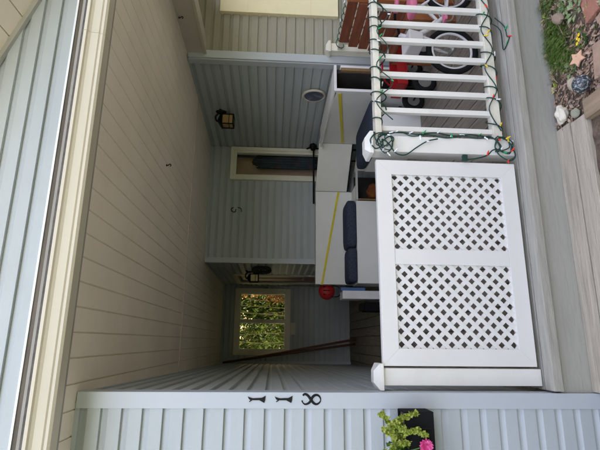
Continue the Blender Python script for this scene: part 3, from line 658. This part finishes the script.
mb = MB(); hd = Vector((bx0 + .10, by, .50)); bb = Vector((2.45, by, .22)); se = Vector((2.52, by, .46))
mb.tube(ease([hd, (2.32, by, .36), bb], 5), .019, 10); mb.tube([hd - Vector((-.01, 0, .05)), (2.4, by, .30), se - Vector((0, 0, .06))], .016, 10); mb.tube([bb, se], .016, 10)
for s in (-.03, .03): mb.tube([bb, (bx1, by + s * 1.2, wr_)], .010, 8); mb.tube([se - Vector((0, 0, .04)), (bx1, by + s * 1.2, wr_)], .010, 8)
mb.build('frame', WPL, BK, smooth=True)
mb = MB()
for s in (-.038, .038): mb.tube([(bx0, by + s, wr_), (bx0 + .075, by + s, .42)], .011, 8)
mb.tube([(bx0 + .075, by - .045, .42), (bx0 + .075, by + .045, .42)], .014, 8); mb.tube([(bx0 + .072, by, .42), hd + Vector((.02, 0, .10))], .016, 10); mb.build('fork', WPL, BK, smooth=True)
mb = MB(); ht = hd + Vector((.02, 0, .10)); mb.tube(ease([ht + Vector((.10, -.22, .07)), ht + Vector((.04, -.12, .06)), ht, ht + Vector((.04, .12, .06)), ht + Vector((.10, .22, .07))], 5), .010, 8); mb.build('handlebar', BLK, BK, smooth=True)
for s in (-1, 1): mb = MB(); mb.tube([ht + Vector((.06, s * .16, .064)), ht + Vector((.12, s * .25, .072))], .017, 10); mb.build('grip', PINK, BK, smooth=True)
mb = MB(); bc_ = Vector((bx0 + .035, by, .50))
q = [(-.07, -.10), (.07, -.10), (.07, .10), (-.07, .10)]; mb.hexa([bc_ + Vector((a * .8, b * .8, -.06)) for a, b in q] + [bc_ + Vector((a, b, .055)) for a, b in q]); mb.build('basket', WPL, BK, bevel=.012)
mb = MB(); mb.rbox(se.x - .09, se.x + .10, by - .06, by + .06, se.z, se.z + .05, .02); mb.build('saddle', PINK, BK, smooth=True)
mb = MB(); mb.torus(bb, (0, 1, 0), .055, .008, 24, 6); mb.tube([bb + Vector((0, -.05, 0)), bb + Vector((-.09, -.05, .05))], .008, 6); mb.tube([bb + Vector((0, .05, 0)), bb + Vector((.09, .05, -.05))], .008, 6); mb.tube([bb + Vector((0, -.05, 0)), bb + Vector((0, .05, 0))], .012, 8); mb.build('crank', STEEL, BK, smooth=True)
for s in (-1, 1): c_ = bb + Vector((s * .09, s * .085, -s * .05)); MB().box(c_.x - .035, c_.x + .035, c_.y - .03, c_.y + .03, c_.z - .009, c_.z + .009).build('pedal', PINK, BK, bevel=.003)
for k, c in enumerate(((bx0 + .0, by - .05, .44),)): pass

# ---------------------------------------------------------------- red wagon
RW = thing('toy_wagon', 'small red toy wagon with black wheels behind the balusters', 'wagon', (2.55, 3.95, 0))
mb = MB(); x0, x1, y0, y1 = 2.40, 2.84, 3.80, 4.08
mb.box(x0, x1, y0, y1, .26, .275); mb.box(x0, x1, y0, y0 + .012, .276, .36); mb.box(x0, x1, y1 - .012, y1, .276, .36); mb.box(x0, x0 + .012, y0 + .013, y1 - .013, .276, .36); mb.box(x1 - .012, x1, y0 + .013, y1 - .013, .276, .36)
mb.build('tray', RED, RW, bevel=.004)
for x in (2.40, 2.78):
    for y in (3.765, 4.115):
        mb = MB(); mb.torus((x, y, .118), (0, 1, 0), .086, .030, 30, 8); Wh = mb.build('wheel', RUB, RW, smooth=True)
        mb = MB(); mb.tube([(x, y - .018, .118), (x, y + .018, .118)], .062, 20); mb.build('hub', STEEL, Wh, clean=True)
    mb = MB(); mb.tube([(x, 3.765, .118), (x, 4.115, .118)], .008, 6); mb.tube([(x, 3.86, .118), (x, 3.86, .26)], .008, 6); mb.tube([(x, 4.02, .118), (x, 4.02, .26)], .008, 6); mb.build('axle', BLK, RW)
mb = MB(); mb.tube(ease([(2.40, 3.94, .26), (2.33, 3.90, .28), (2.36, 3.72, .50), (2.42, 3.60, .56)], 5), .009, 8); mb.tube([(2.36, 3.60, .56), (2.48, 3.60, .56)], .010, 8); mb.build('handle', RED, RW, smooth=True)

# ---------------------------------------------------------------- planter on the front wall
PB = thing('wall_planter', 'black box planter hung on the pale siding under the house numbers', 'planter', (-.55, 2.42, .73))
mb = MB(); x0, x1, z0, z1 = -.745, -.325, .70, .845
for a in ((x0, x1, 2.35, 2.358, z0, z1), (x0, x1, 2.470, 2.478, z0, z1), (x0, x0 + .008, 2.3585, 2.4695, z0, z1), (x1 - .008, x1, 2.3585, 2.4695, z0, z1), (x0 + .009, x1 - .009, 2.3585, 2.4695, z0, z0 + .008)): mb.box(*a)
mb.build('box', BLKP, PB, bevel=.002)
MB().box(x0 + .01, x1 - .01, 2.36, 2.468, z1 - .03, z1 - .012).build('potting_soil', SOIL, PB)
mb = MB()
for x in (-.40, -.67): mb.tube([(x, 2.347, z0 + .02), (x, 2.347, z1 + .004), (x, 2.478, z1 + .004)], .004, 6)
mb.build('hanger', BLK, PB)
LIME = leafmat('lime_leaf', [(.24, .32, .03), (.42, .50, .07), (.52, .55, .15), (.18, .28, .03)], .45, .25)
GRN = leafmat('green_leaf', [(.03, .08, .015), (.06, .15, .02), (.10, .19, .03), (.16, .20, .05)], .5, .25)
def leaf(mb, p, d, up_, L, W):
    d = d.normalized(); s = d.cross(up_); s = s.normalized() if s.length > 1e-4 else d.orthogonal().normalized(); n = s.cross(d)
    mb.add([p, p + d * L * .45 + s * W / 2 + n * W * .12, p + d * L, p + d * L * .45 - s * W / 2 + n * W * .12, p + d * L * .45 - n * W * .05], [(0, 4, 1), (1, 4, 2), (2, 4, 3), (3, 4, 0)])
def rv(a=1): return Vector((random.uniform(-1, 1), random.uniform(-1, 1), random.uniform(-1, 1))) * a
LP = thing('trailing_plant', 'yellow-green creeping plant spilling over the black planter', 'plant', (-.42, 2.40, .83))
stems = [[(-.43, 2.42, .83), (-.41, 2.40, .89), (-.36, 2.38, .93), (-.335, 2.36, .96)], [(-.42, 2.42, .83), (-.37, 2.37, .87), (-.345, 2.35, .84), (-.33, 2.34, .79)],
         [(-.44, 2.42, .83), (-.42, 2.37, .89), (-.44, 2.35, .90)], [(-.47, 2.42, .83), (-.46, 2.37, .89), (-.50, 2.34, .91)], [(-.46, 2.42, .83), (-.42, 2.34, .85), (-.405, 2.33, .80), (-.43, 2.33, .75)],
         [(-.46, 2.42, .83), (-.40, 2.34, .86), (-.40, 2.33, .86)], [(-.52, 2.42, .83), (-.50, 2.36, .90), (-.53, 2.35, .93)], [(-.40, 2.41, .83), (-.38, 2.36, .90), (-.40, 2.35, .91)],
         [(-.60, 2.42, .83), (-.61, 2.36, .90), (-.64, 2.34, .88)], [(-.68, 2.42, .83), (-.70, 2.36, .87), (-.72, 2.33, .80)], [(-.45, 2.42, .83), (-.43, 2.36, .91), (-.40, 2.34, .95)], [(-.49, 2.42, .83), (-.47, 2.34, .88), (-.46, 2.33, .84)], [(-.44, 2.42, .83), (-.39, 2.35, .88), (-.37, 2.34, .90)], [(-.50, 2.42, .83), (-.52, 2.35, .92), (-.50, 2.34, .95)]]
mb = MB(); lf = MB()
for s in stems:
    pts = ease(s, 8); mb.tube(pts, .0022, 5)
    for p in pts[3:]:
        for _ in range(11):
            d = rv(); d.y -= .5; leaf(lf, p + rv(.008), d, rv().normalized() + Vector((0, -1, .5)), random.uniform(.012, .02), random.uniform(.010, .016))
mb.build('stems', mat('stem_green', (.13, .18, .04), .6), LP); lf.build('leaves', LIME, LP)
FL = thing('pink_flower', 'bright pink ruffled flower on a green stalk in front of the planter', 'flower', (-.47, 2.38, .82))
mb = MB(); fc = Vector((-.475, 2.325, .755)); mb.tube(ease([(-.50, 2.41, .83), (-.50, 2.35, .85), (-.49, 2.33, .81), fc + Vector((0, .01, 0))], 6), .0025, 6)
mb.build('stalk', mat('stalk_green', (.08, .16, .04), .6), FL)
mb = MB()
for ring, (R_, n_) in enumerate(((.036, 13), (.032, 12), (.024, 10), (.015, 8), (.008, 5))):
    for k in range(n_):
        a = 6.283 * k / n_ + ring * .4; d = Vector((math.cos(a), -.15 - .22 * ring + random.uniform(-.12, .12), math.sin(a))); leaf(mb, fc + Vector((0, -.003 * ring, 0)), d, Vector((random.uniform(-.3, .3), -1, random.uniform(-.3, .3))), R_ * random.uniform(.85, 1.1), R_ * 1.0)
mb.build('petals', leafmat('pink_petal', [(.75, .06, .30), (.85, .20, .48), (.80, .10, .36), (.65, .04, .22)], .5, .2), FL)
gl = MB()
for i in range(60):
    p = Vector((-.53 + random.uniform(-.06, .06), 2.36 + random.uniform(-.02, .03), .87 + random.uniform(-.03, .05))); leaf(gl, p, rv() + Vector((0, -.4, 0)), rv(), .035, .026)
gl.build('leaves', GRN, FL)

# ---------------------------------------------------------------- garden bed
def gz(x, y): return -.245 + .016 * noise.noise(Vector((x * 5, y * 5, 0))) + .010 * noise.noise(Vector((x * 16, y * 16, 3)))
LIT = leafmat('dead_leaf', [(.24, .15, .10), (.38, .26, .18), (.15, .095, .065), (.46, .32, .23), (.27, .22, .17)], .8, .05)
mb = MB()
for i in range(5200):
    x = random.uniform(1.25, 2.9); y = random.uniform(1.2, 2.485)
    dens = 1.0 if x < 1.78 else .45
    if random.random() > dens: continue
    d = rv(); d.z *= .35; u_ = Vector((random.uniform(-.5, .5), random.uniform(-.5, .5), 1)); leaf(mb, Vector((x, y, gz(x, y) + random.uniform(.002, .016))), d, u_, random.uniform(.016, .045), random.uniform(.010, .026))
kind(mb.build('leaf_litter', LIT), 'stuff')['label'] = 'dry brown leaves scattered over the garden soil'
GRS = leafmat('grass_blade', [(.06, .15, .02), (.13, .30, .03), (.20, .34, .06), (.26, .28, .09), (.10, .22, .03)], .5, .3)
mb = MB()
def tuft(cx, cy, R, n, h):
    for i in range(n):
        a = random.random() * 6.283; q = R * math.sqrt(random.random()); x, y = cx + q * math.cos(a), cy + q * math.sin(a) * .8
        if y > 2.482: continue
        z = gz(x, y) - .002; t = Vector((random.uniform(-.8, .8), random.uniform(-.8, .8), 1)).normalized(); hh = h * random.uniform(.5, 1.2); s = t.orthogonal().normalized() * .0022; p = Vector((x, y, z)); md = p + t * hh * .6; e = p + t * hh + Vector((t.x, t.y, 0)) * hh * .5
        e.y = min(e.y, 2.486 + .02 * random.random()) if e.z < -.05 else e.y
        mb.add([p - s, p + s, md + s * .8, md - s * .8, e], [(0, 1, 2, 3), (3, 2, 4)])
for cx, cy, R, n in ((1.93, 2.42, .09, 420), (1.82, 2.42, .09, 460), (1.73, 2.40, .07, 380), (1.78, 2.33, .07, 300), (1.68, 2.33, .05, 160), (2.15, 2.42, .06, 90), (1.66, 2.25, .05, 90), (1.9, 2.3, .08, 110)): tuft(cx, cy, R, int(n * .95), .052)
for i in range(130): tuft(random.uniform(1.6, 2.6), random.gauss(2.36, .07), .035, 16, random.uniform(.025, .06))
kind(mb.build('grass_patch', GRS), 'stuff')['label'] = 'bright green grass growing against the deck edge'
PALE = leafmat('pale_green_leaf', [(.20, .30, .13), (.30, .38, .20), (.16, .26, .08)], .5, .2)
for k, (cx, cy, n, L, m_, lab) in enumerate(((2.0, 2.24, 9, .07, PALE, 'broad pale green leafy plant near the right edge of the bed'), (1.90, 2.17, 8, .055, PALE, 'rounded light green leaves beside the brick paver'), (1.69, 2.165, 26, .03, GRN, 'small leafy plant with yellow blooms in the garden bed'), (2.15, 2.40, 12, .035, PALE, 'little green sprout close to the deck fascia'), (1.60, 2.27, 5, .055, PALE, 'lone curled green leaf cluster among the dry leaves'))):
    P_ = thing('garden_plant', lab, 'plant', (cx, cy, gz(cx, cy)), 'plants in the garden bed')
    st_ = MB(); lv = MB(); b0 = Vector((cx, cy, gz(cx, cy) - .004))
    for i in range(n):
        a = 6.283 * i / n + random.uniform(-.3, .3); t = Vector((math.cos(a), math.sin(a), .55)).normalized(); q = b0 + t * L * random.uniform(.3, .9); st_.tube([b0, q], .0018, 5); leaf(lv, q, t + Vector((0, 0, -.3)), Vector((0, 0, 1)), L * .9, L * .62)
    st_.build('stems', mat('stem%d' % k, (.12, .16, .06), .6), P_); lv.build('leaves', m_, P_)
    if k == 2:
        fl = MB()
        for dx_, dy_ in ((0, 0), (.018, .012), (-.012, .018), (.03, -.005)):
            for j in range(6):
                a = j * 1.047; leaf(fl, Vector((cx - .01 + dx_, cy - .02 + dy_, gz(cx, cy) + .045)), Vector((math.cos(a), math.sin(a), .3)), Vector((0, 0, 1)), .014, .011)
        fl.build('blooms', leafmat('yellow_petal', [(.85, .62, .02), (.9, .7, .05)], .5, .2), P_)
for i in range(26):
    cx, cy = random.uniform(1.55, 2.5), random.uniform(1.95, 2.46)
    P_ = thing('ground_weed', 'low leafy weed sprouting from the garden soil', 'weed', (cx, cy, gz(cx, cy)), 'weeds scattered in the garden bed'); lv = MB(); b0 = Vector((cx, cy, gz(cx, cy)))
    for k in range(random.randint(5, 11)):
        a = random.random() * 6.28; t = Vector((math.cos(a), math.sin(a), random.uniform(.2, 1.0))).normalized(); leaf(lv, b0 + t * random.uniform(.002, .02), t, Vector((0, 0, 1)), random.uniform(.018, .036), random.uniform(.010, .020))
    lv.build('leaves', (PALE, GRN, LIME)[i % 3], P_)
pb = MB()
for i in range(420):
    x, y = random.uniform(1.3, 2.7), random.uniform(1.5, 2.48); pb.ball((x, y, gz(x, y) + .002), random.uniform(.003, .009), (1, .8, .6), 7, 5, nz=.4, seed=i)
kind(pb.build('pebbles', leafmat('pebble', [(.30, .27, .23), (.42, .38, .32), (.2, .17, .14), (.5, .47, .42)], .8, 0), smooth=True), 'stuff')['label'] = 'small pale pebbles mixed into the garden soil'
for i, lab in enumerate(('thin bare twig lying across the grass', 'crooked twig on the dry leaves near the shell', 'short twig leaning on the deck fascia')):
    x, y, a = ((1.85, 2.30, .5), (1.45, 2.38, 2.2), (1.62, 2.44, 1.1))[i]; q = [Vector((x + math.cos(a) * t * .22 + .006 * math.sin(t * 9), y + math.sin(a) * t * .05, gz(x, y) + .022 + .01 * math.sin(t * 5))) for t in (-.5, -.2, .1, .35, .5)]
    mb = MB(); mb.tube(ease(q, 4), .0028, 6); tag(mb.build('twig', mat('twig_bark_%d' % i, (.30, .23, .15), .85, .2), smooth=True), lab, 'twig')
BRK = mat('old_red_brick', (.33, .155, .105), .9, .15, 15, bump=.5, bscale=60, col2=(.22, .13, .10), c2amt=.6)
BRK2 = mat('brown_paver', (.36, .25, .18), .9, .15, 15, bump=.5, bscale=60, col2=(.2, .14, .11), c2amt=.6)
def slabrot(name, c, sx, sy, h, ang, m_, lab, cat, grp=None):
    mb = MB(); R_ = Matrix.Rotation(ang, 3, 'Z'); c = Vector(c); q = [R_ @ Vector((a, b, 0)) + c for a, b in ((-sx, -sy), (sx, -sy), (sx, sy), (-sx, sy))]
    mb.hexa([v + Vector((0, 0, -h)) for v in q] + q); return tag(mb.build(name, m_, bevel=.005), lab, cat, grp)
slabrot('brick_paver', (1.86, 2.06, -.222), .10, .055, .06, .15, BRK, 'red brick paver at the upper right corner of the garden', 'paver', 'pavers edging the garden')
slabrot('brick_paver', (1.87, 1.93, -.225), .10, .055, .06, .05, BRK2, 'dull brick lying outside the red brick paver', 'paver', 'pavers edging the garden')
slabrot('brick_paver', (1.49, 2.035, -.215), .10, .055, .06, -.12, BRK2, 'brown paver beside the blue speckled ball', 'paver', 'pavers edging the garden')
slabrot('brick_paver', (1.66, 1.95, -.222), .09, .055, .06, .3, BRK2, 'brown paver between the star and the dull brick', 'paver', 'pavers edging the garden')
# star
mb = MB(); sp = []
for k in range(10):
    a = k * math.pi / 5 + .5; r = .052 if k % 2 == 0 else .027; sp.append((r * math.cos(a), r * math.sin(a)))
sc = Vector((1.595, 2.20, gz(1.595, 2.2) + .022)); n3 = Vector((-.1, -.35, 1)).normalized(); u3 = Vector((1, 0, .1)).normalized(); v3 = n3.cross(u3)
mb.prism(sp, sc, u3, v3, n3 * .014); tag(mb.build('clay_star', mat('pale_terracotta', (.62, .38, .25), .85, .12, 20, bump=.3), bevel=.005), 'pale terracotta starfish ornament lying on the soil', 'ornament')
# stones and ball
tag(MB().ball((1.475, 2.275, -.222), .038, (1.1, .75, .8), 20, 14, nz=.25, seed=3).build('garden_stone', mat('tan_stone', (.42, .37, .27), .8, .12, 20, bump=.3), smooth=True), 'smooth tan oval stone next to the speckled ball', 'stone')
DKB = mat('speckled_navy_glaze', (.035, .045, .055), .25, .2, 10, col2=(.7, .74, .74), c2amt=.9, c2scale=70)
tag(MB().ball((1.42, 2.18, -.200), .052, (1, 1, .9), 24, 16).build('garden_ball', DKB, smooth=True), 'dark speckled blue ball by the brown timber', 'ornament')
SH = mat('bleached_shell', (.70, .65, .53), .6, .1, 14, bump=.3, col2=(.35, .33, .2), c2amt=.6, c2scale=16)
mb = MB(); mb.ball((1.345, 2.395, -.212), .044, (1.35, .8, .65), 22, 14, nz=.55, seed=5); tag(mb.build('garden_shell', SH, smooth=True), 'bright bleached shell at the inner corner of the step', 'shell')
tag(MB().ball((1.30, 2.29, -.222), .030, (1, .9, .7), 16, 10, nz=.3, seed=8).build('garden_stone', mat('grey_green_stone', (.30, .30, .22), .85, .15, 20, bump=.3), smooth=True), 'small grey-green stone below the white shell', 'stone')
pc = MB(); c_ = Vector((1.93, 2.285, -.205)); pc.ball(c_, .022, (1.6, 1.1, 1), 12, 8)
for i in range(230):
    t = i / 230; a = i * 2.4; r = .026 * math.sin(math.pi * (.08 + .88 * t)) + .003; ax_ = Vector((.75, .5, .1)).normalized(); e1 = ax_.orthogonal().normalized(); e2 = ax_.cross(e1); d = e1 * math.cos(a) + e2 * math.sin(a)
    leaf(pc, c_ + ax_ * (t - .5) * .075 + d * .026 * math.sin(math.pi * (.06 + .88 * t)) ** .6, d * .7 + ax_ * .8, ax_, .012, .013)
pc.build('pine_cone', mat('cone_scale', (.34, .25, .19), .8, .3)); tag(bpy.data.objects['pine_cone'], 'brown pine cone lying in the grass and soil', 'pine cone')

# ---------------------------------------------------------------- shrubs and trees seen through the far window
BARK = mat('bark', (.16, .12, .085), .9, .3, 12, (3, 3, .6), bump=.6)
def shrub(x, y, h, R, n, cols, lab, name='garden_tree', lw=.06, nst=7):
    T = thing(name, lab, 'tree' if name == 'garden_tree' else 'shrub', (x, y, -.29), 'trees and shrubs behind the house'); tr = MB(); lv = MB(); b0 = Vector((x, y, -.3)); tips = []
    tr.tube(ease([b0, b0 + Vector((.04, 0, h * .35)), b0 + Vector((-.03, .02, h * .7))], 5), [.07 * (1 - .05 * i) for i in range(11)], 8)
    for k in range(nst):
        a = 6.283 * k / nst; z = h * random.uniform(.15, .5); e = b0 + Vector((math.cos(a) * R * .7, math.sin(a) * R * .7, min(h * .95, z + h * random.uniform(.3, .5)))); pts = ease([b0 + Vector((0, 0, z * .6)), b0 + Vector((math.cos(a) * R * .3, math.sin(a) * R * .3, z + .2)), e], 5); tr.tube(pts, [.03 * (1 - .07 * i) for i in range(len(pts))], 6); tips += pts[3:]
    cl_ = [(t + rv(R * .25), random.uniform(.12, .3) * R) for t in tips for _ in range(2)]
    for i in range(n):
        c, r = random.choice(cl_); p = c + rv().normalized() * r * random.random() ** .4 * 1.4; leaf(lv, p, rv() + Vector((0, 0, -.4)), rv(), lw * random.uniform(.7, 1.2), lw * .55)
    tr.build('trunk', BARK, T, smooth=True); lv.build('crown', leafmat('leaves_' + lab[:6], cols, .5, .4), T)
YG = [(.06, .11, .02), (.12, .20, .03), (.26, .32, .07), (.10, .13, .03)]; OR = [(.40, .17, .05), (.55, .28, .09), (.32, .13, .04), (.45, .30, .10)]; DG = [(.04, .07, .015), (.08, .13, .02), (.16, .2, .04)]
shrub(-.2, 12.0, 2.6, .9, 1900, YG, 'yellow-green shrub outside the left window pane', 'garden_shrub', lw=.10)
shrub(.75, 12.6, 2.9, .9, 1300, DG + YG[2:], 'mixed green shrub outside the middle of the window', 'garden_shrub', lw=.09)
shrub(1.22, 10.9, 3.0, .34, 2400, OR, 'orange autumn tree outside the right window pane')
shrub(-.9, 14.2, 3.6, 1.2, 4200, OR + YG, 'tall golden tree standing behind the yellow-green shrub', lw=.08)
shrub(.6, 15.5, 4.2, 1.9, 9000, DG, 'dark green background tree behind all the shrubs', lw=.17, nst=14)
shrub(2.6, 14.6, 4.0, 1.6, 6000, DG + OR[:1], 'broad dark tree behind the orange autumn tree', lw=.16, nst=11)

# ---------------------------------------------------------------- unseen trees added opposite the porch to block low sky
wd = MB(); lfc = 0
for i in range(5200):
    a = random.uniform(math.pi * .93, math.pi * 2.07); R_ = random.uniform(13, 17); z = random.random() ** .8 * (4.3 + 3.2 * max(0, math.cos(a)) ** 2 + .6 * math.sin(a * 9) + .5 * math.sin(a * 23 + 1)) - .3
    c = Vector((1 + R_ * math.cos(a), 2.5 + R_ * math.sin(a), z)); d = rv().normalized(); u_ = d.orthogonal().normalized(); leaf(wd, c - d * .7, d, u_, random.uniform(1.1, 1.7), random.uniform(.8, 1.2))
kind(wd.build('skyscreen', leafmat('skyscreen_foliage', [(.03, .05, .015), (.05, .08, .02), (.07, .09, .03), (.09, .09, .03)], .7, .1)), 'stuff')['label'] = 'unseen leafy wood across the street from the porch'

# pale upright canes in front of the shrubs
for k in range(13):
    x = -.45 + .17 * k + random.uniform(-.05, .05); y = 11.1 + random.uniform(-.25, .3); h = random.uniform(1.9, 2.9); tx = random.uniform(-.18, .18)
    cn = thing('cane_plant', 'tall pale leafy cane growing outside the far window', 'plant', (x, y, -.29), 'canes outside the far window')
    pts = ease([(x, y, -.3), (x + tx * .4, y, h * .45), (x + tx, y + .05, h)], 6); mb = MB(); mb.tube(pts, [.013 - .0006 * i for i in range(len(pts))], 6); mb.build('stem', mat('cane_stem_%d' % k, (.42, .37, .22), .6), cn)
    lf_ = MB()
    for i in range(26):
        p = pts[random.randrange(3, len(pts))]; d = rv(); d.z = abs(d.z) + .5; leaf(lf_, p, d, rv(), random.uniform(.12, .22), .022)
    lf_.build('leaves', leafmat('cane_leaf_%d' % k, [(.14, .2, .04), (.28, .32, .08)], .5, .35), cn)
